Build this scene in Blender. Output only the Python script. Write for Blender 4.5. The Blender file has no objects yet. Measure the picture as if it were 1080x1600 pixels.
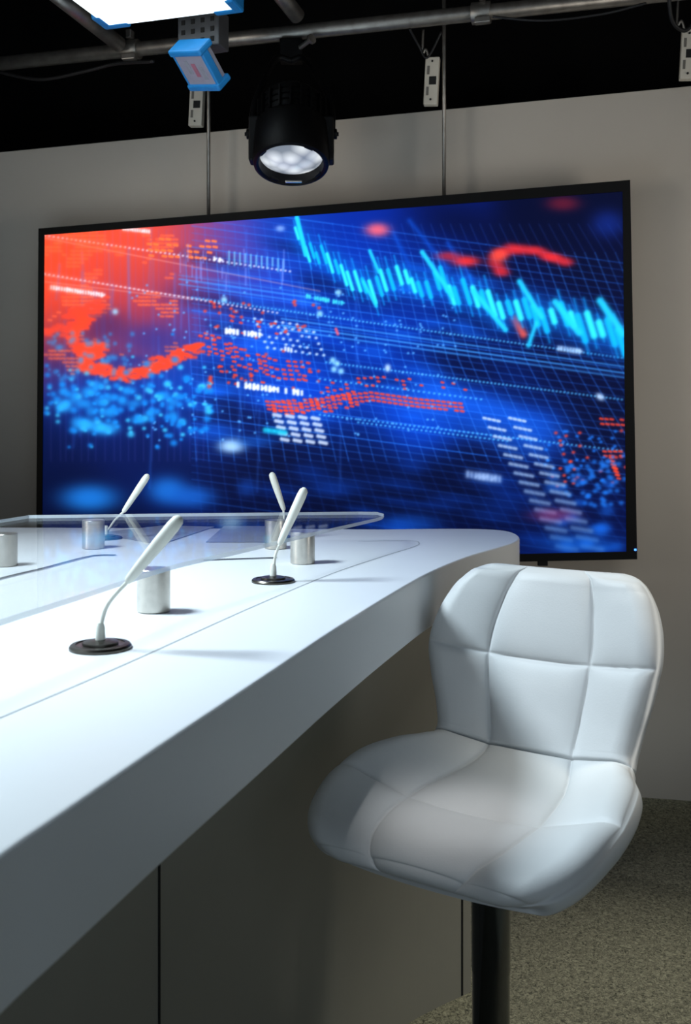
import bpy, bmesh, math, random
import numpy as np
from mathutils import Vector, Matrix
random.seed(4); rng = np.random.default_rng(7)
F = 1555.6; CAMH = 1.25; HZ = 660.0
DD = 0.28            # desktop below camera
DESK_Z = CAMH - DD; DESK_T = 0.105
AC_D = 0.209         # acrylic top below camera

def P(px, py, Z): return Vector(((px-540)/F*Z, Z, CAMH-(py-HZ)/F*Z))
def PH(px, py, D):   # point on horizontal plane D below camera
    Z = D*F/(py-HZ); return Vector(((px-540)/F*Z, Z, CAMH-D))
WA = 0.2
def PW(px, py, c=3.516):
    t = (px-540)/F; return P(px, py, c/(1+WA*t))
def lin(r, g, b, a=1.0):
    def f(c):
        c /= 255.0
        return c/12.92 if c <= .04045 else ((c+.055)/1.055)**2.4
    return (f(r), f(g), f(b), a)

# ---------------------------------------------------------------- materials
def mat(name, col, rough=.5, metal=0., spec=.5, noise=0., nscale=20., bump=0., bscale=200., emis=None, es=0., coat=0.):
    m = bpy.data.materials.new(name); m.use_nodes = True
    nt = m.node_tree; b = nt.nodes['Principled BSDF']
    b.inputs['Base Color'].default_value = col
    b.inputs['Roughness'].default_value = rough
    b.inputs['Metallic'].default_value = metal
    b.inputs['Specular IOR Level'].default_value = spec
    b.inputs['Coat Weight'].default_value = coat
    tc = nt.nodes.new('ShaderNodeTexCoord')
    if noise > 0:
        n = nt.nodes.new('ShaderNodeTexNoise'); n.inputs['Scale'].default_value = nscale; n.inputs['Detail'].default_value = 4
        nt.links.new(tc.outputs['Object'], n.inputs['Vector'])
        r = nt.nodes.new('ShaderNodeValToRGB')
        r.color_ramp.elements[0].position = .3; r.color_ramp.elements[1].position = .7
        r.color_ramp.elements[0].color = tuple(c*(1-noise) for c in col[:3])+(1,)
        r.color_ramp.elements[1].color = tuple(min(1, c*(1+noise)) for c in col[:3])+(1,)
        nt.links.new(n.outputs['Fac'], r.inputs['Fac']); nt.links.new(r.outputs['Color'], b.inputs['Base Color'])
    if bump > 0:
        n2 = nt.nodes.new('ShaderNodeTexNoise'); n2.inputs['Scale'].default_value = bscale; n2.inputs['Detail'].default_value = 3
        nt.links.new(tc.outputs['Object'], n2.inputs['Vector'])
        bp = nt.nodes.new('ShaderNodeBump'); bp.inputs['Strength'].default_value = bump; bp.inputs['Distance'].default_value = .002
        nt.links.new(n2.outputs['Fac'], bp.inputs['Height']); nt.links.new(bp.outputs['Normal'], b.inputs['Normal'])
    if emis:
        b.inputs['Emission Color'].default_value = emis; b.inputs['Emission Strength'].default_value = es
    return m

M_wall = mat('wall_paint', lin(190,182,171), .8, noise=.03, nscale=3)
M_black = mat('black_drape', lin(8,8,9), .95, spec=.1, noise=.2, nscale=6)
M_desk = mat('white_solid_surface', lin(230,233,235), .40, spec=.45, noise=.01, nscale=4)
M_base = mat('grey_panel', lin(156,153,142), .65, noise=.03, nscale=5)
M_seam = mat('seam_dark', lin(20,20,20), .8, noise=.05)
M_inlay = mat('inlay_grey', lin(170,175,180), .6, noise=.05)
M_leather = mat('white_leatherette', lin(212,214,215), .50, spec=.4, noise=.015, nscale=10, bump=.10, bscale=380)
M_chrome = mat('dark_chrome', lin(105,108,113), .08, 1., noise=.02)
M_brush = mat('brushed_steel', lin(205,200,192), .33, 1., noise=.08, nscale=60)
M_pipe = mat('galvanised_pipe', lin(152,148,142), .42, .85, noise=.2, nscale=30)
M_plast = mat('black_plastic', lin(6,6,7), .6, spec=.2, noise=.1)
M_cast = mat('black_cast_metal', lin(4,4,5), .5, 0, spec=.2, noise=.2, nscale=40, bump=.2)
M_mic = mat('white_mic_plastic', lin(222,222,212), .5, noise=.01)
M_micbase = mat('bronze_black_metal', lin(84,80,74), .3, .95, noise=.1, nscale=50)
M_blue = mat('blue_rubber', lin(30,140,215), .5, noise=.05)
M_psu = mat('lilac_grey_metal', lin(170,172,190), .5, .2, noise=.05)
M_drv = mat('driver_housing', lin(205,198,184), .55, noise=.04)
M_paper = mat('paper', lin(150,155,168), .8, noise=.08, nscale=60)
M_cable = mat('cable_rubber', lin(16,16,18), .6, noise=.1)
M_led = mat('led_diffuser', lin(240,250,250), .5, emis=(0.86,.98,1,1), es=1.6)
M_bl_led = mat('indicator_blue', lin(20,60,200), .5, emis=(0.05,.2,1,1), es=4.0)
M_ventg = mat('vent_grey', lin(110,105,98), .6, noise=.05)

def carpet():
    m = bpy.data.materials.new('carpet'); m.use_nodes = True; nt = m.node_tree; b = nt.nodes['Principled BSDF']
    tc = nt.nodes.new('ShaderNodeTexCoord')
    n = nt.nodes.new('ShaderNodeTexNoise'); n.inputs['Scale'].default_value = 120; n.inputs['Detail'].default_value = 6; n.inputs['Roughness'].default_value = .75
    n.inputs['Distortion'].default_value = 1.2
    nt.links.new(tc.outputs['Object'], n.inputs['Vector'])
    r = nt.nodes.new('ShaderNodeValToRGB')
    r.color_ramp.elements[0].position = .36; r.color_ramp.elements[0].color = lin(66,68,60)
    r.color_ramp.elements[1].position = .64; r.color_ramp.elements[1].color = lin(190,187,160)
    nt.links.new(n.outputs['Fac'], r.inputs['Fac']); nt.links.new(r.outputs['Color'], b.inputs['Base Color'])
    bp = nt.nodes.new('ShaderNodeBump'); bp.inputs['Strength'].default_value = .9; bp.inputs['Distance'].default_value = .005
    nt.links.new(n.outputs['Fac'], bp.inputs['Height']); nt.links.new(bp.outputs['Normal'], b.inputs['Normal'])
    b.inputs['Roughness'].default_value = .95; b.inputs['Specular IOR Level'].default_value = .1
    return m
M_carpet = carpet()

def acrylic(name, tint, k):
    m = bpy.data.materials.new(name); m.use_nodes = True; nt = m.node_tree
    nt.nodes.remove(nt.nodes['Principled BSDF']); out = nt.nodes['Material Output']
    tr = nt.nodes.new('ShaderNodeBsdfTransparent'); tr.inputs[0].default_value = tint
    gl = nt.nodes.new('ShaderNodeBsdfGlossy'); gl.inputs['Roughness'].default_value = .015
    fr = nt.nodes.new('ShaderNodeFresnel'); fr.inputs['IOR'].default_value = 1.3
    mu = nt.nodes.new('ShaderNodeMath'); mu.operation = 'MULTIPLY'; mu.inputs[1].default_value = k
    mx = nt.nodes.new('ShaderNodeMixShader')
    nt.links.new(fr.outputs[0], mu.inputs[0]); nt.links.new(mu.outputs[0], mx.inputs[0]); nt.links.new(tr.outputs[0], mx.inputs[1]); nt.links.new(gl.outputs[0], mx.inputs[2])
    nt.links.new(mx.outputs[0], out.inputs['Surface']); return m
M_acr = acrylic('clear_acrylic', (.99,.993,.996,1), .38)
def acr_edge():
    m = bpy.data.materials.new('acrylic_edge'); m.use_nodes = True; nt = m.node_tree; b = nt.nodes['Principled BSDF']
    b.inputs['Base Color'].default_value = lin(230,238,244); b.inputs['Roughness'].default_value = .25
    out = nt.nodes['Material Output']; tr = nt.nodes.new('ShaderNodeBsdfTransparent'); mx = nt.nodes.new('ShaderNodeMixShader'); mx.inputs[0].default_value = .55
    nt.links.new(tr.outputs[0], mx.inputs[1]); nt.links.new(b.outputs[0], mx.inputs[2]); nt.links.new(mx.outputs[0], out.inputs['Surface']); return m
M_acredge = acr_edge()

# ---------------------------------------------------------------- helpers
COL = bpy.context.scene.collection
def top(ob, label, cat, group=None, kind=None):
    ob['label'] = label; ob['category'] = cat
    if group: ob['group'] = group
    if kind: ob['kind'] = kind
    return ob
def empty(name, loc):
    e = bpy.data.objects.new(name, None); e.location = loc; e.empty_display_size = .05
    COL.objects.link(e); return e
def setpar(ob, par):
    ob.parent = par; ob.matrix_parent_inverse = Matrix.Translation(-Vector(par.location))
def mesh(name, verts, faces, m, parent=None, smooth=False, origin=None, weld=False, mats=None, fm=None):
    me = bpy.data.meshes.new(name)
    o = Vector(origin) if origin is not None else Vector((0,0,0))
    if origin is None and parent is None and len(verts):
        xs = [v[0] for v in verts]; ys = [v[1] for v in verts]; zs = [v[2] for v in verts]
        o = Vector(((min(xs)+max(xs))/2, (min(ys)+max(ys))/2, min(zs)))
    me.from_pydata([tuple(Vector(v)-o) for v in verts], [], faces)
    for mm in (mats or [m]): me.materials.append(mm)
    if fm:
        for i, k in enumerate(fm): me.polygons[i].material_index = k
    bm = bmesh.new(); bm.from_mesh(me)
    if weld: bmesh.ops.remove_doubles(bm, verts=bm.verts, dist=1e-5)
    bmesh.ops.recalc_face_normals(bm, faces=bm.faces)
    bm.to_mesh(me); bm.free()
    if smooth:
        for p in me.polygons: p.use_smooth = True
    ob = bpy.data.objects.new(name, me); ob.location = o; COL.objects.link(ob)
    if parent: setpar(ob, parent)
    return ob
def bevel(ob, w, seg=3, ang=30):
    b = ob.modifiers.new('bevel', 'BEVEL'); b.width = w; b.segments = seg; b.limit_method = 'ANGLE'; b.angle_limit = math.radians(ang)
    return ob
def catmull(pts, n=8, closed=False):
    pts = [Vector(p) for p in pts]; out = []; N = len(pts)
    rngi = range(N if closed else N-1)
    for i in rngi:
        if closed: p0,p1,p2,p3 = pts[i-1],pts[i],pts[(i+1)%N],pts[(i+2)%N]
        else: p0,p1,p2,p3 = pts[max(i-1,0)],pts[i],pts[i+1],pts[min(i+2,N-1)]
        for k in range(n):
            t = k/n
            out.append(.5*((2*p1)+(p2-p0)*t+(2*p0-5*p1+4*p2-p3)*t*t+(3*p1-p0-3*p2+p3)*t**3))
    if not closed: out.append(pts[-1])
    return out
def prism(name, poly, z0, z1, m, parent=None, bev=0, mats=None, side_idx=0, seg=3):
    n = len(poly)
    v = [(p[0],p[1],z0) for p in poly]+[(p[0],p[1],z1) for p in poly]
    f = [tuple(range(n))[::-1], tuple(range(n,2*n))]+[(i,(i+1)%n,n+(i+1)%n,n+i) for i in range(n)]
    fm = [0,0]+[side_idx]*n
    ob = mesh(name, v, f, m, parent, mats=mats, fm=fm)
    if bev: bevel(ob, bev, seg, 50)
    return ob
def box(name, c, size, m, parent=None, R=None, bev=0, origin=None):
    R = R or Matrix.Identity(3); c = Vector(c); v = []
    for sx in (-1,1):
        for sy in (-1,1):
            for sz in (-1,1):
                v.append(c+R@Vector((sx*size[0]/2, sy*size[1]/2, sz*size[2]/2)))
    f = [(0,1,3,2),(4,6,7,5),(0,4,5,1),(2,3,7,6),(0,2,6,4),(1,5,7,3)]
    ob = mesh(name, v, f, m, parent, origin=origin)
    if bev: bevel(ob, bev, 2)
    return ob
def frame(d):
    d = Vector(d).normalized(); u = Vector((0,0,1)) if abs(d.z) < .95 else Vector((1,0,0))
    x = u.cross(d).normalized(); y = d.cross(x); return x, y, d
def lathe(name, prof, c, axis, m, parent=None, seg=40, smooth=True):
    x, y, d = frame(axis); c = Vector(c); v = []; f = []
    for (r, z) in prof:
        for k in range(seg):
            a = 2*math.pi*k/seg; v.append(c+d*z+x*(r*math.cos(a))+y*(r*math.sin(a)))
    for i in range(len(prof)-1):
        for k in range(seg):
            f.append((i*seg+k, i*seg+(k+1)%seg, (i+1)*seg+(k+1)%seg, (i+1)*seg+k))
    f.append(tuple(range(seg))[::-1]); f.append(tuple((len(prof)-1)*seg+k for k in range(seg)))
    ob = mesh(name, v, f, m, parent, smooth=smooth)
    if smooth:
        e = ob.modifiers.new('es', 'EDGE_SPLIT'); e.split_angle = math.radians(35)
    return ob
def sweep(name, pts, rad, m, parent=None, seg=12, n=8, smooth=True):
    P_ = catmull(pts, n) if n > 1 else [Vector(p) for p in pts]
    N = len(P_); v = []; f = []
    R = [rad]*N if not hasattr(rad, '__len__') else list(np.interp(np.linspace(0,1,N), np.linspace(0,1,len(rad)), rad))
    ref = None
    for i, p in enumerate(P_):
        d = (P_[min(i+1,N-1)]-P_[max(i-1,0)]).normalized()
        if ref is None: ref = frame(d)[0]
        x = (ref-d*ref.dot(d)).normalized(); ref = x; y = d.cross(x)
        for k in range(seg):
            a = 2*math.pi*k/seg; v.append(p+x*(R[i]*math.cos(a))+y*(R[i]*math.sin(a)))
    for i in range(N-1):
        for k in range(seg):
            f.append((i*seg+k, i*seg+(k+1)%seg, (i+1)*seg+(k+1)%seg, (i+1)*seg+k))
    f.append(tuple(range(seg))[::-1]); f.append(tuple((N-1)*seg+k for k in range(seg)))
    return mesh(name, v, f, m, parent, smooth=smooth)

# ---------------------------------------------------------------- room
def S(ob): ob['kind'] = 'structure'; return ob
def wallpt(X, c, z): return (X, c-WA*X, z)
def wall_quad(name, X0, X1, c, z00, z01, z10, z11, th, m):
    v = [wallpt(X0,c,z00), wallpt(X1,c,z10), wallpt(X1,c,z11), wallpt(X0,c,z01)]
    v += [(a, b+th, d) for a, b, d in v]
    f = [(0,1,2,3),(7,6,5,4),(0,4,5,1),(1,5,6,2),(2,6,7,3),(3,7,4,0)]
    return S(mesh(name, v, f, m))
wall_quad('wall_back', -3.0, 3.0, 3.516, 0, 2.216, 0, 2.425, .08, M_wall)
wall_quad('wall_upper', -3.0, 3.0, 3.95, 0, 3.3, 0, 3.3, .08, M_black)
S(box('floor', (0, 1.2, -.03), (6.2, 6.4, .06), M_carpet))
S(box('ceiling', (0, 1.2, 3.33), (6.2, 6.4, .06), M_black))
S(box('wall_left', (-3.06, 1.2, 1.65), (.1, 6.4, 3.3), M_black))
S(box('wall_right', (3.06, 1.2, 1.65), (.1, 6.4, 3.3), M_black))

# ---------------------------------------------------------------- screen painting
X0c, Y0c, WC, HC = 50, 270, 960, 640
yy, xx = np.mgrid[0:HC, 0:WC].astype(np.float32); xx += X0c; yy += Y0c
bgp = [(80,380,232,72,42),(200,380,226,74,50),(285,390,200,64,62),(90,440,232,68,40),(200,440,215,66,52),(90,490,218,62,40),(180,480,165,50,66),(250,490,105,50,110),(100,550,50,34,95),
(350,380,78,64,165),(450,360,14,56,165),(560,340,6,38,145),(700,340,4,25,108),(850,330,3,8,40),(950,310,3,7,32),(950,400,3,9,46),
(800,450,3,14,66),(650,420,5,36,128),(550,440,8,58,182),(330,450,80,54,135),(400,470,26,64,195),(400,560,10,58,182),(300,600,8,60,168),(150,620,8,52,155),
(100,700,3,16,62),(200,700,3,20,78),(350,680,4,30,104),(500,600,6,62,196),(600,560,4,44,152),(750,560,3,22,84),(900,560,3,12,56),
(950,650,3,10,44),(800,650,4,36,122),(650,640,7,64,196),(550,700,3,28,98),(400,760,3,12,50),(250,770,3,26,88),(100,770,3,12,46),
(550,780,2,8,36),(700,780,2,11,48),(850,780,3,15,66),(950,780,3,12,56),(900,850,3,24,92),(160,840,3,8,30),(700,860,3,11,50)]
num = np.zeros((HC,WC,3),np.float32); den = np.zeros((HC,WC,1),np.float32)
for (x,y,r,g,b) in bgp:
    w = np.exp(-((xx-x)**2+(yy-y)**2)/(2*42.0**2))[...,None]+1e-12
    num += w*np.array([r,g,b],np.float32); den += w
img = num/den
def _over(x0,y0,x1,y1,fn,col,a):
    i0=max(int(x0-X0c),0); i1=min(int(x1-X0c)+1,WC); j0=max(int(y0-Y0c),0); j1=min(int(y1-Y0c)+1,HC)
    if i1<=i0 or j1<=j0: return
    k = (fn(xx[j0:j1,i0:i1],yy[j0:j1,i0:i1])*a)[...,None]
    img[j0:j1,i0:i1] = img[j0:j1,i0:i1]*(1-k)+np.array(col,np.float32)*k
def line(xa,ya,xb,yb,w,col,a=1.,soft=1.):
    L = math.hypot(xb-xa,yb-ya)+1e-6; dx=(xb-xa)/L; dy=(yb-ya)/L; m=w/2+soft*2+1
    def fn(x,y):
        t=np.clip((x-xa)*dx+(y-ya)*dy,0,L); d=np.hypot(x-xa-t*dx,y-ya-t*dy)
        return 1/(1+np.exp((d-w/2)/(soft*.45)))
    _over(min(xa,xb)-m,min(ya,yb)-m,max(xa,xb)+m,max(ya,yb)+m,fn,col,a)
def blob(x0,y0,rx,ry,col,a=1.,ang=0.):
    c,s=math.cos(ang),math.sin(ang); m=2.6*max(rx,ry)
    def fn(x,y):
        u=((x-x0)*c+(y-y0)*s)/rx; v=(-(x-x0)*s+(y-y0)*c)/ry
        return np.exp(-(u*u+v*v)**1.3*.6)
    _over(x0-m,y0-m,x0+m,y0+m,fn,col,a)
def along(pts, step):
    out=[]
    for (a,b) in zip(pts[:-1],pts[1:]):
        L=math.hypot(b[0]-a[0],b[1]-a[1]); n=max(1,int(L/step))
        for k in range(n): t=k/n; out.append((a[0]+(b[0]-a[0])*t,a[1]+(b[1]-a[1])*t))
    return out
for k in range(60):
    x=rng.uniform(330,980); y=rng.uniform(300,860); blob(x,y,rng.uniform(20,60),rng.uniform(8,20),(3,8,40),.35,.2)
for k in range(44):
    x=rng.uniform(300,760); y=rng.uniform(400,680); blob(x,y,rng.uniform(12,35),rng.uniform(4,10),(16,105,250),.35,.15)
blob(720,640,90,30,(12,76,205),.7,.2); blob(830,655,60,20,(8,60,175),.6,.1)
for (x,y,rx,ry) in [(700,615,40,14),(650,630,50,12),(780,640,40,16),(840,670,40,20),(800,690,60,16)]: blob(x,y,rx,ry,(20,95,228),.5,.25)
for (x,y,rx,ry,a) in [(900,330,110,60,.7),(930,440,70,40,.45),(740,360,90,30,.5),(600,750,170,50,.5),(800,820,140,40,.45),(880,600,90,40,.4),(700,560,70,25,.32),(380,760,130,40,.5),(450,690,60,25,.35),(200,830,130,50,.55),(560,470,50,20,.28),(760,700,60,30,.3),(940,680,50,40,.4)]:
    blob(x,y,rx,ry,(3,9,42),a,.15)
for k in range(20):
    x=rng.uniform(330,860); y=rng.uniform(690,860); blob(x,y,rng.uniform(14,40),rng.uniform(6,12),(8,60,170),.3,.15)
# grid lines
for k,y0 in enumerate(np.arange(290,820,11)):
    for (xa,xb) in ((300,520),(520,760),(760,985)):
        q=(1. if xa<760 else .8)*(1 if y0<650 else .55)*rng.uniform(.65,1.15)
        line(xa,y0+30+.135*(xa-300),xb,y0+30+.135*(xb-300),1.05,(40,126,255),min(1,(.42 if k%3 else .75)*q),.7)
for x0 in np.arange(290,1010,16):
    g=(x0-270)/500; xm=x0+45*g; q=rng.uniform(.75,1.2)
    line(x0-20*g,350,x0,395,1.0,(44,110,240),.25,.8)
    line(x0,395,xm+6,560,1.1,(56,140,255),.5*q,.7); line(xm+6,560,xm+6+75*g+6,720,1.1,(48,130,255),.5*q,.7)
    line(xm+6+75*g+6,720,xm+75*g+22+80*g,850,1.5,(24,84,200),.22*q,1.2)
for x0 in np.arange(80,330,12): line(x0,360,x0+rng.uniform(-3,3),720,1.5,(110,100,215),.16)
for k in range(40):
    x=rng.uniform(80,560); y=rng.uniform(350,640); line(x,y,x+rng.uniform(-6,8),y+rng.uniform(40,150),rng.uniform(1,4),(60,130,255),.25,2)
for (y,a) in [(498,.8),(508,.9),(515,.7),(436,.7),(444,.6),(430,.4)]:
    xa=440 if y>480 else 280; xb=980 if y>480 else 500
    line(xa,y,xb,y+(xb-xa)*.14,2.0,(66,160,255),a)
for s in [(70,372,500,455),(70,430,330,470),(70,440,300,468)]: line(*s,1.2,(255,190,180),.5)
for s in [(70,368,460,425,7),(70,428,440,490,7),(380,500,500,520,8),(300,465,978,560,6),(510,566,978,625,6),(500,648,978,705,7),(560,660,800,690,7),(500,592,760,625,8)]:
    L=math.hypot(s[2]-s[0],s[3]-s[1]); n=int(L/s[4])
    for k in range(n):
        t=k/n; blob(s[0]+(s[2]-s[0])*t,s[1]+(s[3]-s[1])*t,1.7,1.4,(225,225,255) if s[0]<400 and s[1]<440 else (80,180,250),.8)
for r in range(6):
    for c in range(9): blob(398+c*11+r*4,498+r*9+c*1.5,2.2,1.8,(200,225,255),.85 if rng.random()<.8 else 0)
RED=(240,66,40)
def sq(x,y,w,h,col,a,so=1.4): line(x-w/2,y,x+w/2,y+.5,h,col,a,so)
def mapmask(x,y):
    return (math.sin(x*.05+1.3)+math.sin(y*.07)+math.sin((x+y)*.11+.5)*.8+math.sin((x-2*y)*.06)*.8)
for gx in range(72,330,7):
    for gy in range(362,610,6):
        m_=mapmask(gx,gy)+rng.uniform(-.5,.5); lim=.5+ max(0,(gx-150)/110)+max(0,(gy-500)/120)*1.0
        if m_>lim: sq(gx+rng.uniform(-1,1),gy,4,3.6,(255,104,60),.55 if gy<470 else .65,.9)
blob(165,508,34,22,(52,36,100),.6); blob(232,528,40,20,(30,46,140),.55); blob(200,562,22,6,(22,42,130),.5); blob(150,560,8,4,(30,40,120),.4)
for (x,y) in along([(118,490),(140,495),(112,520),(122,545),(160,545),(128,570),(160,578),(205,588),(240,572),(300,548),(318,540)],4):
    for q in range(4): sq(x+rng.uniform(-7,7),y+rng.uniform(-10,10),6.5,5,RED,.8)
for (x,y) in along([(75,520),(100,515),(115,490),(150,480),(160,465)],6):
    for q in range(3): sq(x+rng.uniform(-10,8),y+rng.uniform(-9,9),8,5.5,(230,64,44),.65)
def dots(pts,rows,rh,step,p=.9,w=4,h=2.2,col=RED):
    for (x,y) in along(pts,step):
        for r in range(rows):
            if rng.random()<p:
                line(x-w/2+r*1.5,y+(r-rows/2)*rh,x+w/2+r*1.5,y+(r-rows/2)*rh+.8,h*1.5,col,.92,.8)
dots([(312,535),(352,548),(368,560),(430,580),(492,585)],5,7,9,.58)
dots([(330,495),(400,510),(450,500)],6,8,12,.25,3,2)
dots([(345,580),(420,600)],2,8,10,.4)
dots([(418,636),(470,640),(520,628),(580,622),(650,632),(728,640)],3,6,8,.95,4.4,2.2)
dots([(425,640),(520,634),(560,622)],5,5,8,.5)
dots([(500,610),(560,600),(600,598),(640,606)],3,6,9,.45,3,2)
dots([(640,600),(760,612)],2,8,16,.5,3,2)
dots([(232,390),(345,395)],4,9,10,.5,5,2.5,(250,120,60))
dots([(940,662),(980,664)],2,8,8,.8); dots([(945,712),(978,712)],2,7,8,.9); dots([(955,725),(965,748)],4,5,6,.8)
for k in range(60): blob(rng.uniform(850,978),rng.uniform(670,760),2.5,2,RED if rng.random()<.4 else (30,120,240),.8)
for k in range(60): blob(rng.uniform(320,500),rng.uniform(470,610),2.4,2,RED,.8)
for k in range(180): blob(rng.uniform(200,720),rng.uniform(440,690),1.7,1.5,(90,175,255),.75)
line(329,590,327,606,6,RED,.9,2); line(804,498,818,522,11,(240,80,60),.95,4); line(525,514,528,522,4,(240,90,110),.9)
# cyan bokeh
for k in range(190):
    x=rng.uniform(72,330); y=rng.normal(628,30); r=rng.uniform(2.2,5.2); blob(x,y,r,r*.85,(18,135,232) if rng.random()<.65 else (60,200,250),.8)
for k in range(22):
    x=rng.uniform(75,290); y=rng.uniform(600,675); blob(x,y,rng.uniform(6,10),rng.uniform(5,7),(26,150,238),.65)
for k in range(60):
    x=rng.uniform(75,210); y=rng.uniform(520,600); r=rng.uniform(2,4); blob(x,y,r,r,(40,150,230),.55)
for k in range(60):
    x=rng.uniform(880,978); y=rng.uniform(720,790); blob(x,y,3.5,3,(30,120,235),.65)
for k in range(18):
    x=rng.uniform(860,978); y=rng.uniform(735,860); blob(x,y,rng.uniform(7,12),rng.uniform(5,8),(20,95,212),.5)
for (x,y,rx) in [(135,664,14),(165,670,16),(100,634,10)]: blob(x,y,rx,8,(40,170,250),.9)
# candlesticks
path=[(464,368),(480,388),(500,400),(520,412),(545,430),(585,448),(600,432),(640,438),(668,448),(690,440),(715,462),(745,468),(780,492),(815,478),(850,492),(880,498),(925,515),(975,535)]
dn=along(path,1.0); k=0
for (x,y) in along(path,9): blob(x,y,12,16+14*(x-460)/520,(8,90,200),.3)
while k<len(dn):
    x,y=dn[k]; g=(x-460)/520
    y+=rng.uniform(-10,10)
    L=rng.uniform(8,20)*(1+.4*g); w=4.2+7*g; so=.9+1.8*g
    col=(14,178,248) if rng.random()<.6 else (50,230,255)
    line(x-L*.5,y-L*1.9,x+L*.45,y+L*1.7,1.6+1.2*g,(16,150,240),.8,so)
    line(x-L*.25,y-L*.8,x+L*.25,y+L*.8,w,col,.98,so)
    k+=int(10.5+6.5*g+rng.uniform(-3,3))
for s in [(464,340,478,398,7),(660,394,706,462,7),(578,392,592,425,5),(568,440,588,478,5),(740,455,790,515,8),(838,505,826,540,6),(868,472,905,520,10),(938,470,975,522,11),(812,440,846,495,8)]:
    line(*s[:4],s[4],(34,205,255),.95,1.0+(s[0]-460)/220)
for s in [(615,365,640,415),(700,380,740,440),(640,345,700,420)]: line(*s,6,(12,80,205),.6,3.5)
for k in range(11): line(358+k*8.5,393+k*1.3,358+k*8.5,393+k*1.3+rng.uniform(10,20),2.6,(110,190,240),.8)
for k in range(14): x=rng.uniform(280,450); y=rng.uniform(370,430); line(x,y,x,y+rng.uniform(15,35),2,(120,150,250),.5)
def cap(xa,ya,xb,yb,h,col=(235,242,255),a=.95,soft=1.2):
    x=xa
    while x<xb:
        t=(x-xa)/(xb-xa); y=ya+(yb-ya)*t; ww=h*rng.uniform(.30,.5)
        if rng.random()<.95:
            hh=h*.22; line(x,y-hh,x,y+hh,ww,col,a,soft)
            if rng.random()<.5: line(x,y+rng.choice([-1,1])*hh,x+ww,y,ww*.8,col,a,soft)
        x+=h*.52
cap(80,449,162,461,8); cap(193,357,236,362,7); cap(354,517,410,524,11); cap(372,601,472,614,12); cap(480,463,537,474,8,(60,210,240))
cap(731,741,796,751,12,(150,180,230),.85,3.2); cap(873,544,910,550,9,(170,210,255),.9,2.2); cap(446,545,458,548,9); cap(335,404,345,407,8)
blob(362,697,17,9,(170,215,255),.9); blob(606,575,4,5,(190,220,255),.9); blob(938,620,6,4,(190,220,255),.9,.6); blob(438,357,6,4,(150,190,255),.7)
for (x,y) in [(520,563),(527,568),(522,577),(533,580),(350,468),(500,490),(529,457),(180,487)]: blob(x,y,4,4,(150,220,255),.85)
for r in range(5):
    for c in range(4): line(428+c*20+r*3,648+r*9.5+c*1.6,438+c*20+r*3,650+r*9.5+c*1.6,5.5,(205,220,245),.85,1.4)
line(415,672,445,676,8,(20,190,230),.9,2.5)
for r in range(15):
    gb=r/14; col=(190-110*gb,210-90*gb,240-60*gb)
    for c in range(4):
        for base in (756,796):
            x=base+r*8.2+c*7.2*(1+.25*gb); y=653+r*14.3+c*1.5
            line(x,y,x+3.2,y+.8,4.0+2.6*gb,col,.9-.25*gb,1.0+2.0*gb)
blob(865,805,30,9,(150,60,110),.5)
for (x,y,rx,ry,c,a) in [(140,778,38,18,(24,118,215),.85),(262,766,26,18,(24,110,210),.8),(300,776,30,14,(20,90,190),.8),(640,820,40,14,(14,75,178),.6),
  (590,359,16,9,(235,95,115),.9),(700,400,16,6,(200,40,50),.7),(728,408,18,7,(230,45,48),.9),(880,318,22,10,(110,25,45),.7),(950,350,22,18,(16,45,140),.6),
  (530,760,40,12,(8,46,130),.5),(400,690,25,8,(18,90,200),.5),(385,762,12,12,(14,60,150),.6),(905,850,50,12,(14,90,200),.5)]: blob(x,y,rx,ry,c,a)
for (x,y) in along([(785,428),(772,402),(795,388),(830,392),(862,402),(892,412)],6): blob(x+rng.uniform(-3,3),y+rng.uniform(-3,3),10,5.5,(236,44,50),.5)
blob(780,400,12,9,(240,80,60),.7)
def gauss(a,s):
    r=int(3*s)+1; k=np.exp(-np.arange(-r,r+1)**2/(2*s*s)); k/=k.sum()
    for ax in (0,1):
        p=np.pad(a,[(r,r) if i==ax else (0,0) for i in range(3)],mode='edge'); o=np.zeros_like(a)
        for i,kv in enumerate(k):
            o+=kv*(p[i:i+a.shape[0]] if ax==0 else p[:,i:i+a.shape[1]])
        a=o
    return a
soft = gauss(img,3.0)
bl = np.maximum((300-xx)/300, np.maximum((yy-700)/240,(xx-740)/700))[...,None]*.7
bl = np.clip(bl,0,.5)
glow = gauss(img,9)
img = gauss(img,.6)*(1-bl)+soft*bl
img = np.clip(img*1.05+glow*.06,0,255)/255.0
linimg = np.where(img<=.04045,img/12.92,((img+.055)/1.055)**2.4).astype(np.float32)

# ---------------------------------------------------------------- television
TVC = 3.33
outer=[(60,357),(985,281),(996,874),(56,893)]; inner=[(69,367),(973,299),(979,862),(65,882)]
of=[PW(x,y,TVC) for x,y in outer]; inf=[PW(x,y,TVC) for x,y in inner]
nrm=Vector((WA,1,0)).normalized()
rc=[p+nrm*.006 for p in inf]; ob_=[p+nrm*.04 for p in of]
ctr=sum(of,Vector())/4
tv=top(empty('television',(ctr.x,ctr.y,min(p.z for p in of))),'large thin black wall-mounted television showing blue and red stock charts','television')
v=of+inf+rc+ob_; f=[]
for i in range(4):
    j=(i+1)%4; f+= [(i,j,4+j,4+i),(4+i,4+j,8+j,8+i),(j,i,12+i,12+j)]
f+=[(8,9,10,11),(15,14,13,12)]
mesh('frame',v,f,M_plast,tv)
box('wall_mount',(ctr.x,ctr.y+.105,ctr.z),(.6,.12,.4),M_plast,tv,Matrix.Rotation(-math.atan(WA),3,'Z'))
GX,GY=900,540
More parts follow.
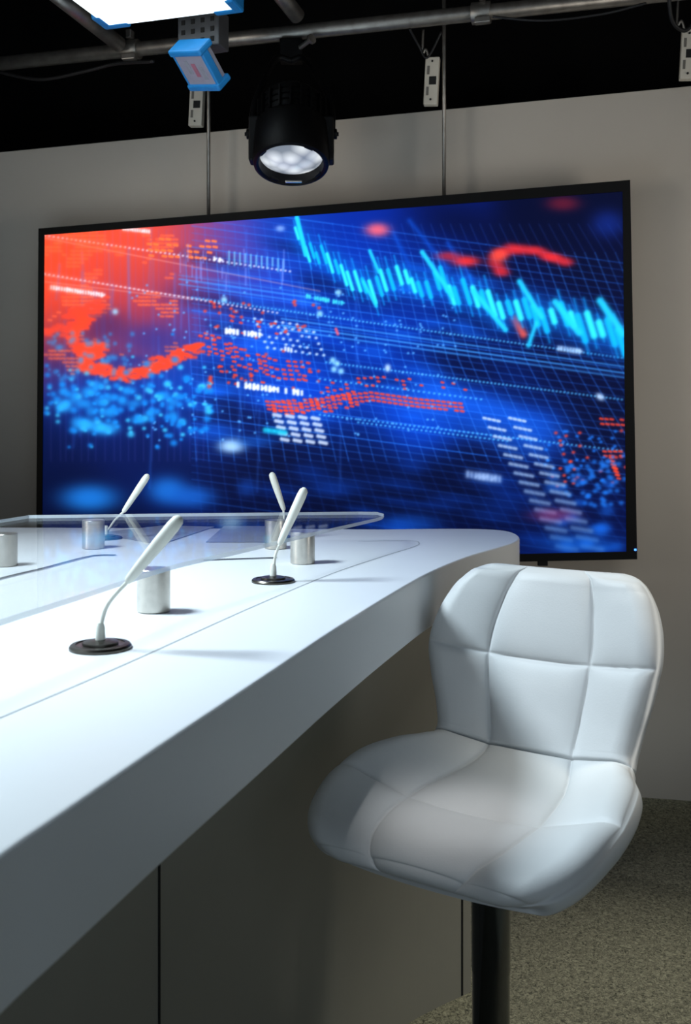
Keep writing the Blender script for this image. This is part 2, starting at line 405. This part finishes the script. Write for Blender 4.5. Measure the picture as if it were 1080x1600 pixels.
U,Vv=np.meshgrid(np.linspace(0,1,GX+1),np.linspace(0,1,GY+1))
c4=[np.array(p+nrm*.004) for p in inf]
W3=((1-U)*(1-Vv))[...,None]*c4[0]+(U*(1-Vv))[...,None]*c4[1]+(U*Vv)[...,None]*c4[2]+((1-U)*Vv)[...,None]*c4[3]
PXc=540+W3[...,0]/W3[...,1]*F; PYc=HZ+(CAMH-W3[...,2])/W3[...,1]*F
fx=np.clip(PXc-X0c,0,WC-1.01); fy=np.clip(PYc-Y0c,0,HC-1.01); ix=fx.astype(int); iy=fy.astype(int); ax=(fx-ix)[...,None]; ay=(fy-iy)[...,None]
colr=linimg[iy,ix]*(1-ax)*(1-ay)+linimg[iy,ix+1]*ax*(1-ay)+linimg[iy+1,ix]*(1-ax)*ay+linimg[iy+1,ix+1]*ax*ay
me=bpy.data.meshes.new('screen'); nv=(GX+1)*(GY+1)
vid=np.arange(nv).reshape(GY+1,GX+1)
quads=np.stack([vid[1:,:-1],vid[1:,1:],vid[:-1,1:],vid[:-1,:-1]],-1).reshape(-1,4)
me.vertices.add(nv); me.vertices.foreach_set('co',W3.reshape(-1).astype(np.float32))
me.loops.add(quads.size); me.loops.foreach_set('vertex_index',quads.reshape(-1).astype(np.int32))
me.polygons.add(len(quads)); me.polygons.foreach_set('loop_start',np.arange(0,quads.size,4,dtype=np.int32))
me.update(calc_edges=True)
at=me.color_attributes.new('picture','FLOAT_COLOR','POINT')
at.data.foreach_set('color',np.concatenate([colr,np.ones(colr.shape[:2]+(1,))],-1).reshape(-1).astype(np.float32))
ms=bpy.data.materials.new('screen_picture'); ms.use_nodes=True; nt=ms.node_tree; b=nt.nodes['Principled BSDF']
b.inputs['Base Color'].default_value=(.003,.003,.004,1); b.inputs['Roughness'].default_value=.4; b.inputs['Specular IOR Level'].default_value=.05
a_=nt.nodes.new('ShaderNodeAttribute'); a_.attribute_name='picture'
nt.links.new(a_.outputs['Color'],b.inputs['Emission Color']); b.inputs['Emission Strength'].default_value=1.15
me.materials.append(ms)
scr=bpy.data.objects.new('screen',me); COL.objects.link(scr); setpar(scr,tv)
scr['label']='glowing stock chart screen in blue, cyan and red'
p=PW(993,859,TVC-.002); box('indicator_light',p,(.006,.004,.006),M_bl_led,tv)
p=PW(848,880,TVC+.02); box('remote_sensor',p,(.03,.02,.015),M_plast,tv)
for px in (326,694):
    a=PW(px,60 if px>500 else 120,3.41); a.z=2.95; z1=PW(px,335 if px<500 else 305,3.41)
    o=sweep('suspension_rod',[a,z1],.0065,M_pipe,n=1,seg=10)
    top(o,'thin grey steel rod hanging down to the television','rod','television suspension rods')

# ---------------------------------------------------------------- desk
fr_px=[(0,1337),(100,1268),(250,1165),(340,1105),(430,1045),(520,985),(600,935),(670,895),(730,870),(778,856),(803,848),(812,841),(806,834),(788,829),(750,826.5),(690,826),(600,827)]
front=[PH(x,y,DD) for x,y in fr_px]
near=[Vector((-.345,0,0)),Vector((-.31,.25,0)),Vector((-.265,.47,0))]
curve=catmull(near+front,6)
outline=[(p.x,p.y) for p in curve]+[(-.3,2.63),(-1.0,2.66),(-1.5,2.4),(-1.7,1.6),(-1.6,.5),(-1.2,-.1),(-.5,-.3)]
desk=top(empty('studio_desk',(-.7,1.3,0)),'curved white solid-surface presenter desk with grey panelled base','desk')
prism('desktop',outline,DESK_Z-DESK_T,DESK_Z,M_desk,desk,bev=.004)
bpts=catmull([(.275,2.185,0),(.13,2.07,0),(-.04,1.88,0),(-.19,1.62,0),(-.31,1.33,0),(-.42,1.0,0),(-.5,.65,0),(-.54,.3,0)],8)
bout=[(p.x,p.y) for p in bpts]+[(-1.2,.3),(-1.45,1.4),(-1.2,2.35),(0,2.42),(.24,2.36)]
prism('desk_base',bout,0,DESK_Z-DESK_T,M_base,desk)
for px in (248,722):
    t=(px-540)/F
    for a,b2 in zip(bpts[:-1],bpts[1:]):
        ga=a.x-t*a.y; gb=b2.x-t*b2.y
        if ga*gb<=0:
            k=ga/(ga-gb); c=a.lerp(b2,k); d=(b2-a).normalized(); ang=math.atan2(d.y,d.x)
            R=Matrix.Rotation(ang,3,'Z'); box('panel_gap',(c.x,c.y,(DESK_Z-DESK_T)/2),(.004,.004,DESK_Z-DESK_T-.004),M_seam,desk,R); break
def ribbon(name,pts,w,z,m,par):
    v=[];f=[];N=len(pts)
    for i,p in enumerate(pts):
        d=(pts[min(i+1,N-1)]-pts[max(i-1,0)]); d.z=0; d.normalize(); s=Vector((-d.y,d.x,0))*w/2
        v+=[(p.x-s.x,p.y-s.y,z),(p.x+s.x,p.y+s.y,z)]
    f=[(2*i,2*i+1,2*i+3,2*i+2) for i in range(N-1)]
    return mesh(name,v,f,m,par)
ip=catmull([PH(x,y,DD) for x,y in [(-150,1186),(0,1122),(200,1036),(400,946),(520,896),(600,869),(645,855),(655,849),(640,845),(560,846)]],8)
ribbon('inlay_seam',ip,.0028,DESK_Z+.0004,M_inlay,desk)

# acrylic shelf
SH=CAMH-AC_D; ACT=.007
apx=[(600,803),(594,808),(560,816),(480,834),(370,860),(265,884),(130,927),(0,968),(-160,1020)]
ap=catmull([PH(x,y,AC_D) for x,y in apx],5)
apoly=[(p.x,p.y) for p in ap]+[(-1.05,1.2),(-1.0,2.05)]+[tuple(PH(x,y,AC_D)[:2]) for x,y in [(0,812),(45,805),(300,802),(560,799.5),(590,800)]]
shelf=top(empty('acrylic_shelf',(-.5,1.8,DESK_Z)),'clear acrylic shelf pane raised on short steel standoffs above the desk','shelf')
prism('pane',apoly,SH-ACT,SH,M_acr,shelf,mats=[M_acr,M_acredge],side_idx=1)
for (px,py) in [(473,880),(240,955),(146,857),(431,857),(7,884)]:
    c=PH(px,py,DD)+Vector((0,0,.0005)); hgt=SH-ACT-.0005-c.z
    lathe('standoff',[(.0235,0),(.0245,.001),(.0245,hgt-.001),(.0235,hgt)],c,(0,0,1),M_brush,shelf,seg=36)
for k,(pts) in enumerate([[(150,834),(255,822),(335,824),(250,852)],[(322,848),(350,823),(425,823),(415,848)]]):
    q=[PH(x,y,DD) for x,y in pts]
    o=mesh('paper_sheet',[(p.x,p.y,DESK_Z+.0008) for p in q]+[(p.x,p.y,DESK_Z+.002) for p in q],[(0,1,2,3),(7,6,5,4),(0,4,5,1),(1,5,6,2),(2,6,7,3),(3,7,4,0)],M_paper)
    top(o,'loose grey-white paper sheet lying on the desk under the acrylic','paper','paper sheets on the desk')
for path_ in ([(-60,925),(0,905),(70,888),(140,870),(180,868)],[(318,876),(370,874),(432,872)]):
    pts=catmull([PH(x,y,DD) for x,y in path_],8)
    st=top(empty('led_strip',(pts[0].x,pts[0].y,DESK_Z)),'thin white light strip with dark dashes stuck on the desk','light strip','desk light strips')
    ribbon('strip_tape',pts,.014,DESK_Z+.001,M_paper,st)
    vs=[];fs=[]
    for i in range(len(pts)-1):
        for t in (0.2,.7):
            c=pts[i].lerp(pts[i+1],t); n0=len(vs); w=.0035
            vs+=[(c.x-w,c.y-.003,DESK_Z+.0018),(c.x+w,c.y-.003,DESK_Z+.0018),(c.x+w,c.y+.003,DESK_Z+.0018),(c.x-w,c.y+.003,DESK_Z+.0018)]; fs.append((n0,n0+1,n0+2,n0+3))
    o=mesh('diode_row',vs,fs,M_seam,st); o['kind']='stuff'

# microphones
def mic(bpx,bpy_,neck,capa,capb,label):
    base=PH(bpx,bpy_,DD); Z=base.y
    e=top(empty('table_microphone',base),label,'microphone','gooseneck desk microphones')
    lathe('mic_base',[(.038,0),(.038,.003),(.036,.0055),(.030,.0065),(.0295,.0052),(.022,.0052),(.0215,.0085),(.012,.0105),(.009,.011),(.001,.011)],base,(0,0,1),M_micbase,e,seg=48)
    lathe('mic_socket',[(.0062,.010),(.0054,.026),(.0036,.032),(.001,.032)],base,(0,0,1),M_mic,e,seg=20)
    pts=[base+Vector((0,0,.022))]+[P(x,y,Z) for x,y in neck]
    sweep('gooseneck',pts,.0026,M_mic,e,seg=10)
    a=P(*capa,Z); b_=P(*capb,Z); d=(b_-a); L=d.length
    pr=[(.0008,0),(.0040,.002),(.0056,.006),(.0066,L*.2),(.0084,L*.6),(.0086,L*.85),(.0074,L*.95),(.004,L*.99),(.0008,L)]
    lathe('capsule',pr,a,d,M_mic,e,seg=24)
mic(157,1013,[(158,975),(170,942),(203,905)],(197,911),(283,807),'white gooseneck microphone on dark disc base with long curved neck')
mic(427,909,[(428,884),(431,866),(438,848)],(436,852),(477,762),'white gooseneck microphone on dark disc base beside a steel standoff')
mic(166,842,[(169,828),(180,812),(194,799)],(192,801),(232,741),'white gooseneck microphone behind the acrylic shelf, leaning outward')
mic(444,843,[(444,830),(444,812),(443,796)],(444,798),(424,738),'white gooseneck microphone behind the acrylic shelf, leaning slightly back')

# ---------------------------------------------------------------- bar stool
CX,CY=.225,1.54
AX=Vector((.84,-.543,0)).normalized(); BX=Vector((-.543,-.84,0)).normalized()
def ch(a,b,h):
    a+=.014*min(1,max(0,(h-.84)/.14))-.002-.008*min(1,max(0,(b+.05)/.15))
    return Vector((CX,CY,0))+AX*a+BX*b+Vector((0,0,h))
stool=top(empty('bar_stool',(CX,CY,0)),'white quilted leatherette bar stool with winged seat on chrome pedestal','stool')
rows=[ # b,h,w,curl
(.218,.620,.125,.000),(.213,.628,.162,.002),(.199,.635,.194,.008),(.158,.638,.219,.022),(.09,.638,.233,.045),(.02,.638,.231,.062),(-.05,.642,.217,.062),(-.11,.650,.198,.050),(-.155,.668,.181,.034),
(-.183,.700,.175,.026),(-.197,.745,.183,.026),(-.208,.80,.197,.032),(-.218,.85,.205,.036),(-.228,.895,.200,.034),(-.238,.935,.186,.028),(-.245,.962,.170,.020),(-.249,.983,.150,.014),(-.250,.994,.118,.010)]
RA=np.array(rows); JR=8.6
def rowat(t):
    i=int(min(max(math.floor(t),0),len(rows)-2)); f_=t-i
    p0,p1,p2,p3=RA[max(i-1,0)],RA[i],RA[i+1],RA[min(i+2,len(rows)-1)]
    return .5*((2*p1)+(p2-p0)*f_+(2*p0-5*p1+4*p2-p3)*f_**2+(3*p1-p0-3*p2+p3)*f_**3)
def shell(name,t0,t1,seamrow,jend,N,Mu=210):
    T=.054
    ts=np.linspace(t0,t1,N+1)
    rws=[rowat(t) for t in ts]
    arc=[0]
    for i in range(1,N+1): arc.append(arc[-1]+math.hypot(rws[i][0]-rws[i-1][0],rws[i][1]-rws[i-1][1]))
    sarc=np.interp(seamrow,ts,arc)
    q=np.linspace(-1,1,Mu+1); us=.45*q+.55*np.sin(q*math.pi/2)
    mid=[[None]*(Mu+1) for _ in range(N+1)]
    for i in range(N+1):
        b,h,w,cl=rws[i]
        ra=rowat(min(ts[i]+.05,len(rows)-1.001)); rb=rowat(max(ts[i]-.05,0)); tb,th=ra[0]-rb[0],ra[1]-rb[1]; l=math.hypot(tb,th); nb,nh=th/l,-tb/l
        for j in range(Mu+1):
            u=us[j]; c=cl*abs(u)**2.2
            mid[i][j]=ch(u*w,b+nb*c,h+nh*c)
    fr=[];bk=[]
    for i in range(N+1):
        for j in range(Mu+1):
            du=mid[i][min(j+1,Mu)]-mid[i][max(j-1,0)]; dv=mid[min(i+1,N)][j]-mid[max(i-1,0)][j]
            n=dv.cross(du); n.normalize()
            if n.dot(BX*.6+Vector((0,0,1)))<0: n=-n
            w=rws[i][2]; u=us[j]
            d_side=(1-abs(u))*w
            d0=arc[i]; d1=arc[-1]-arc[i]
            r=.028; rj=.006
            k=1.
            for d_,rr in ((d_side,r),(d0,rj if jend=='start' else r),(d1,rj if jend=='end' else r)):
                x=min(d_/rr,1.); k*=math.sqrt(max(0,1-(1-x)**2))
            vv=arc[i]/arc[-1]
            useam=.43+(.05*math.sin(math.pi*vv) if jend=='end' else .03*math.sin(math.pi*vv))
            dsu=abs(abs(u)-useam)*w; dsr=abs(arc[i]-sarc-.012*(1-abs(u)**2)*(1 if jend=='end' else -1))
            dj=(d0 if jend=='start' else d1)
            de=min(d_side,(d1 if jend=='start' else d0))+.014
            def pf(d): return 1-math.exp(-d/.022)
            puff=.015*pf(dsu)**.8*pf(dsr)**.8*pf(de)**.5*pf(dj+.004)**.6
            puff-=.0024*math.exp(-(min(dsu,dsr)/.0024)**2)
            fr.append(mid[i][j]+n*(T/2*k*.6+puff*(k**.5))); bk.append(mid[i][j]-n*(T/2*k*1.3))
    nn=(N+1)*(Mu+1); v=fr+bk; f=[]
    idx=lambda i,j:i*(Mu+1)+j
    for i in range(N):
        for j in range(Mu):
            a,b_,c,d=idx(i,j),idx(i,j+1),idx(i+1,j+1),idx(i+1,j)
            f.append((a,b_,c,d)); f.append((nn+a,nn+d,nn+c,nn+b_))
    for i in range(N):
        for j in (0,Mu): f.append((idx(i,j),idx(i+1,j),nn+idx(i+1,j),nn+idx(i,j)))
    for j in range(Mu):
        for i in (0,N): f.append((idx(i,j),idx(i,j+1),nn+idx(i,j+1),nn+idx(i,j)))
    return mesh(name,v,f,M_leather,stool,smooth=True)
shell('seat',0,JR,4.4,'end',200)
shell('backrest',JR,len(rows)-1,12.0,'start',180)
c0=Vector((CX,CY,0))
lathe('mounting_plate',[(.02,.560),(.085,.575),(.09,.60),(.09,.605),(.01,.605)],c0,(0,0,1),M_plast,stool)
lathe('pedestal_tube',[(.029,.02),(.029,.40),(.030,.405),(.030,.575),(.01,.575)],c0,(0,0,1),M_chrome,stool,seg=48)
lathe('floor_base',[(.205,0),(.205,.006),(.19,.012),(.08,.022),(.04,.034),(.03,.05),(.001,.05)],c0,(0,0,1),M_chrome,stool,seg=64)

# ---------------------------------------------------------------- ceiling rig
def pipe(a,b,r,label):
    o=sweep('truss_pipe',[a,b],r,M_pipe,n=1,seg=24); return top(o,label,'pipe','lighting grid pipes')
pa=P(-60,106,3.64); pb=P(1000,-6,3.03)
dirp=(pb-pa); mainpipe=pipe(pa-dirp*.4,pb+dirp*.4,.0245,'long dull steel lighting pipe running along the wall top')
def onpipe(px):
    for k in range(2001):
        q=pa+dirp*(k/2000)
        if 540+q.x/q.y*F>=px: return q
    return pb
q=onpipe(192); pipe(P(60,-30,3.05),q+Vector((0,-.058,.0)),.026,'short steel cross pipe joining the long pipe')
q=onpipe(466); pipe(P(425,-25,3.1),q+Vector((0,-.058,.03)),.026,'dark steel cross pipe above the spotlight')
for px in (205,752):
    q=onpipe(px); d=dirp.normalized(); R=Matrix.Rotation(math.atan2(d.y,d.x),3,'Z')
    lathe('pipe_clamp',[(.0255,-.03),(.033,-.03),(.034,-.028),(.034,.028),(.033,.03),(.0255,.03)],q,d,M_pipe,mainpipe,seg=24)
    box('clamp_bolt',q+Vector((0,-.02,.045)),(.02,.03,.03),M_pipe,mainpipe,R,bev=.003); box('clamp_jaw',q+Vector((0,-.03,-.036)),(.05,.025,.02),M_pipe,mainpipe,R,bev=.003)

HL=1.20
def PU(px,py,H): Z=H*F/(HZ-py); return Vector(((px-540)/F*Z,Z,CAMH+H))
A=PU(168,42,HL); B=PU(372,16,HL); u=(B-A); u.z=0; u.normalize(); w_=Vector((u.y,-u.x,0))
lw=(B-A).length; ld=.55
cc=A+u*lw/2+w_*ld/2
pl=top(empty('led_panel_light',cc),'square glowing white light panel with blue corner guards, hung overhead','ceiling light')
R=Matrix((u,Vector((-u.y,u.x,0)),Vector((0,0,1)))).transposed()
box('light_housing',cc+Vector((0,0,.025)),(lw+.02,ld+.02,.034),M_plast,pl,R,bev=.004)
box('diffuser',cc+Vector((0,0,.002)),(lw-.01,ld-.01,.006),M_led,pl,R)
yv=Vector((-u.y,u.x,0))
for sx in (-1,1):
    for sy in (-1,1):
        q=cc+u*(sx*(lw/2))+yv*(sy*(ld/2))
        box('corner_guard',q-u*sx*.03+Vector((0,0,.02)),(.09,.03,.05),M_blue,pl,R,bev=.008)
        box('corner_guard',q-yv*sy*.03+Vector((0,0,.02)),(.03,.09,.049),M_blue,pl,R,bev=.008)

c=P(312,102,3.0); ps=top(empty('power_supply',c),'lilac grey power supply box with bright blue rubber ends','power supply')
Rz=Matrix.Rotation(math.radians(-28),3,'Z')@Matrix.Rotation(math.radians(-38),3,'X')@Matrix.Rotation(math.radians(14),3,'Y')
box('casing',c,(.115,.125,.05),M_psu,ps,Rz,bev=.004)
for s in (-1,1):
    box('end_guard',c+Rz@Vector((0,s*.06,0)),(.135,.022,.064),M_blue,ps,Rz,bev=.006)
    box('side_guard',c+Rz@Vector((s*.06,0,-.01)),(.012,.12,.03),M_blue,ps,Rz,bev=.004)
M_lr=mat('label_red',lin(170,110,130),.6,noise=.05)
for k in range(3):
    box('printed_label',c+Rz@Vector((-.02+.025*k,-.01+.01*k,-.0256)),(.016,.045,.001),M_paper if k!=1 else M_lr,ps,Rz)
c=P(318,52,3.05); ad=top(empty('socket_block',c),'dark grey vented metal block hanging from the pipe','power block')
Rb=Matrix.Rotation(math.radians(-20),3,'Z'); box('vented_body',c,(.14,.07,.11),mat('dark_grey_metal',lin(90,92,96),.5,.4,noise=.1),ad,Rb,bev=.004)
for i in range(4):
    for j in range(3): box('vent_slot',c+Rb@Vector((-.05+.033*i,-.036,-.035+.03*j)),(.012,.003,.014),M_seam,ad,Rb)

# stage spotlight
LC=P(455,256,3.1); ax_=Vector((0,.34,.94)).normalized()
sp=top(empty('stage_spotlight',LC),'black stage spotlight with round glass lens hung from the pipe','stage light')
lathe('barrel',[(.101,.035),(.101,-.002),(.108,-.008),(.117,-.004),(.120,.01),(.120,.125),(.110,.14),(.102,.145),(.102,.165),(.09,.168),(.102,.172),(.102,.186),(.09,.19),(.102,.194),(.102,.208),(.09,.212),(.10,.216),(.098,.232),(.08,.25),(.04,.258),(.001,.258)],LC,ax_,M_cast,sp,seg=56)
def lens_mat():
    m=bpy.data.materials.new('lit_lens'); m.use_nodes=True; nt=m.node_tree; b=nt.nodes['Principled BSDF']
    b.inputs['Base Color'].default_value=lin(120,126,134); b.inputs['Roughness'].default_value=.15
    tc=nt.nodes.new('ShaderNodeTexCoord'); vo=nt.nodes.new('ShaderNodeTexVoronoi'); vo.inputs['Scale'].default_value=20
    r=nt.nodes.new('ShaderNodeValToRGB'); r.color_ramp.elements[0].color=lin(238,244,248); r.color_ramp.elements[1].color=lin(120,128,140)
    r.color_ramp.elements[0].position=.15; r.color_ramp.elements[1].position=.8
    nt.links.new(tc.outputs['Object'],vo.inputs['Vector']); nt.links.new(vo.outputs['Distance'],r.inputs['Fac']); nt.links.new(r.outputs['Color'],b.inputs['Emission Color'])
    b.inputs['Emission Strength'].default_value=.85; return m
lathe('lens',[(.001,.004),(.05,.009),(.08,.018),(.099,.028),(.099,.036),(.001,.036)],LC,ax_,lens_mat(),sp,seg=48)
x_,y_,d_=frame(ax_)
for k in range(4):
    a=math.radians(35+90*k); r_=x_*math.cos(a)+y_*math.sin(a); t_=-x_*math.sin(a)+y_*math.cos(a)
    R=Matrix((r_,t_,d_)).transposed(); box('gel_clip',LC+r_*.105+d_*.0,(.016,.03,.008),M_cast,sp,R,bev=.002)
box('front_handle',P(459,284,3.0),(.05,.01,.006),M_brush,sp,bev=.002)
for k in range(20):
    a=2*math.pi*k/20; r_=x_*math.cos(a)+y_*math.sin(a); t_=-x_*math.sin(a)+y_*math.cos(a)
    R=Matrix((r_,t_,d_)).transposed(); box('cooling_fin',LC+r_*.106+d_*.18,(.014,.004,.075),M_cast,sp,R)
for s in (-1,1):
    q=LC+ax_*.11+Vector((s*.132,0,0)); lathe('tilt_knob',[(.012,0),(.016,.002),(.016,.01),(.006,.012),(.006,.016),(.001,.016)],q,(s,0,0),M_cast,sp,seg=20)
    box('side_bracket',LC+ax_*.085+Vector((s*.116,0,0)),(.034,.07,.14),M_cast,sp,bev=.006)
tp=onpipe(455)
for s in (-1,1):
    sweep('yoke_arm',[LC+ax_*.11+Vector((s*.125,0,0)),LC+ax_*.19+Vector((s*.125,.01,0)),LC+ax_*.27+Vector((s*.112,.02,.0)),Vector((tp.x+s*.05,tp.y-.03,tp.z-.10)),Vector((tp.x,tp.y-.02,tp.z-.10))],.012,M_cast,sp,seg=8)
box('hook_clamp',(tp.x,tp.y,tp.z-.062),(.075,.06,.07),M_cast,sp,bev=.004)
lathe('clamp_screw',[(.008,0),(.008,.05),(.016,.052),(.016,.062),(.001,.062)],(tp.x+.03,tp.y-.03,tp.z-.06),(.6,-.6,.2),M_pipe,sp,seg=16)

def driver(px,py,hpx,label,c=3.40,wpx=22):
    t=(px-540)/F; Z=c/(1+WA*t); s=F/Z; e=top(empty('led_driver',P(px,py+hpx/2,Z)),label,'driver box','hanging driver boxes')
    q=P(px,py,Z); R=Matrix.Rotation(-math.atan(WA),3,'Z')@Matrix.Rotation(.05,3,'Y')
    w=wpx/s;h=hpx/s; box('housing',q,(w,.028,h),M_drv,e,R,bev=.003)
    box('terminal_window',q+R@Vector((.004,-.0142,0)),(w*.5,.003,h*.17),M_seam,e,R)
    for k in (-1,1):
        lathe('screw_hole',[(.0035,0),(.0035,.003),(.001,.003)],q+R@Vector((0,-.0165,k*h*.4)),(0,-1,0),M_seam,e,seg=12)
        box('vent_row',q+R@Vector((-w*.25,-.0142,k*h*.22)),(w*.18,.002,h*.18),M_ventg,e,R)
    sweep('bracket_wire',[q+Vector((-.01,0,h/2)),q+Vector((-.02,0,h/2+.03)),q+Vector((-.03,.01,h/2+.02)),q+Vector((-.028,.01,h/2+.1))],.004,M_pipe,e,seg=8)
driver(308,165,66,'white driver box with terminals hanging behind the power supply')
driver(675,128,74,'white driver box with terminals hanging below the steel pipe')
driver(1075,86,78,'white driver box with terminals hanging beside dark drapes')

def cable(pts,r=.006,label='black cable draped below the lighting pipe'):
    o=sweep('cable',pts,r,M_cable,seg=8); top(o,label,'cable','rig cables')
cable([P(-10,110,3.5),P(60,124,3.42),P(130,112,3.35),P(180,100,3.3),P(240,96,3.2)])
cable([P(640,45,3.15),P(655,72,3.2),P(668,90,3.2),P(690,50,3.18)],.004)
cable([P(770,26,3.0),P(850,32,2.98),P(940,22,2.95),P(1010,5,2.9)],.004,'thin dark cable sagging beneath the lighting pipe')
cable([P(1045,-20,2.9),P(1050,30,2.95),P(1070,48,2.98),P(1090,30,2.98)],.006)

# ---------------------------------------------------------------- lights
def area(name,loc,target,size,power,col,sy=None):
    l=bpy.data.lights.new(name,'AREA'); l.energy=power; l.color=col; l.size=size
    if sy: l.shape='RECTANGLE'; l.size_y=sy
    o=bpy.data.objects.new(name,l); o.location=loc
    o.rotation_euler=(Vector(target)-Vector(loc)).to_track_quat('-Z','Y').to_euler(); COL.objects.link(o); return o
def spot(name,loc,target,ang,power,col,blend=.5,rad=.05):
    l=bpy.data.lights.new(name,'SPOT'); l.energy=power; l.color=col; l.spot_size=math.radians(ang); l.spot_blend=blend; l.shadow_soft_size=rad
    o=bpy.data.objects.new(name,l); o.location=loc
    o.rotation_euler=(Vector(target)-Vector(loc)).to_track_quat('-Z','Y').to_euler(); COL.objects.link(o); return o
spot('desk_key_lamp',(-1.15,1.55,2.3),(-.75,1.5,.95),104,240,(.76,.91,1),.9,.24)
area('soft_front_fill',(.1,-1.5,1.6),(0,3.5,1.5),4.0,19,(.72,.87,1),2.6)  # added fill behind the camera, softens the shade around the television
spot('wall_fill_right',(2.7,.7,1.0),(.2,3.4,1.8),60,120,(1,.94,.86),1.,.55)  # added off-frame light for the wall alone, shades left of and above television
spot('wall_fill_left',(-2.7,.9,1.45),(.4,3.4,1.9),60,95,(1,.94,.86),1.,.55)  # added counterpart from the left, shades the television's right side and top
spot('wall_fill_high',(1.2,.6,3.1),(1.1,3.3,1.2),46,55,(1,.95,.88),1.,.6)  # added overhead light that lifts the right of the wall
spot('seat_spot',(-.02,1.0,2.9),(.17,1.47,.64),8.5,105,(1,1,1),1.,.05)
spot('backrest_spot',(-.35,.2,2.6),(.475,1.66,.903),11,34,(1,1,1),.25,.02)  # added narrow beam, its cone edge shaped to cut diagonally across the backrest
spot('carpet_spot',(1.3,1.6,3.0),(.72,1.85,0),34,170,(1,.97,.86),.85,.1)

w=bpy.data.worlds.new('world'); bpy.context.scene.world=w; w.use_nodes=True
w.node_tree.nodes['Background'].inputs[0].default_value=(.05,.06,.075,1); w.node_tree.nodes['Background'].inputs[1].default_value=.5

cam=bpy.data.cameras.new('camera'); cam.sensor_fit='VERTICAL'; cam.sensor_height=36; cam.sensor_width=24.3; cam.lens=35.0; cam.shift_y=-140/1600
cam.clip_start=.02
cam.dof.use_dof=True; cam.dof.focus_distance=2.1; cam.dof.aperture_fstop=9
co=bpy.data.objects.new('camera',cam); co.location=(0,0,CAMH); co.rotation_euler=(math.pi/2,0,0); COL.objects.link(co)
bpy.context.scene.camera=co
bpy.context.scene.view_settings.view_transform='Standard'
bpy.context.scene.view_settings.look='None'
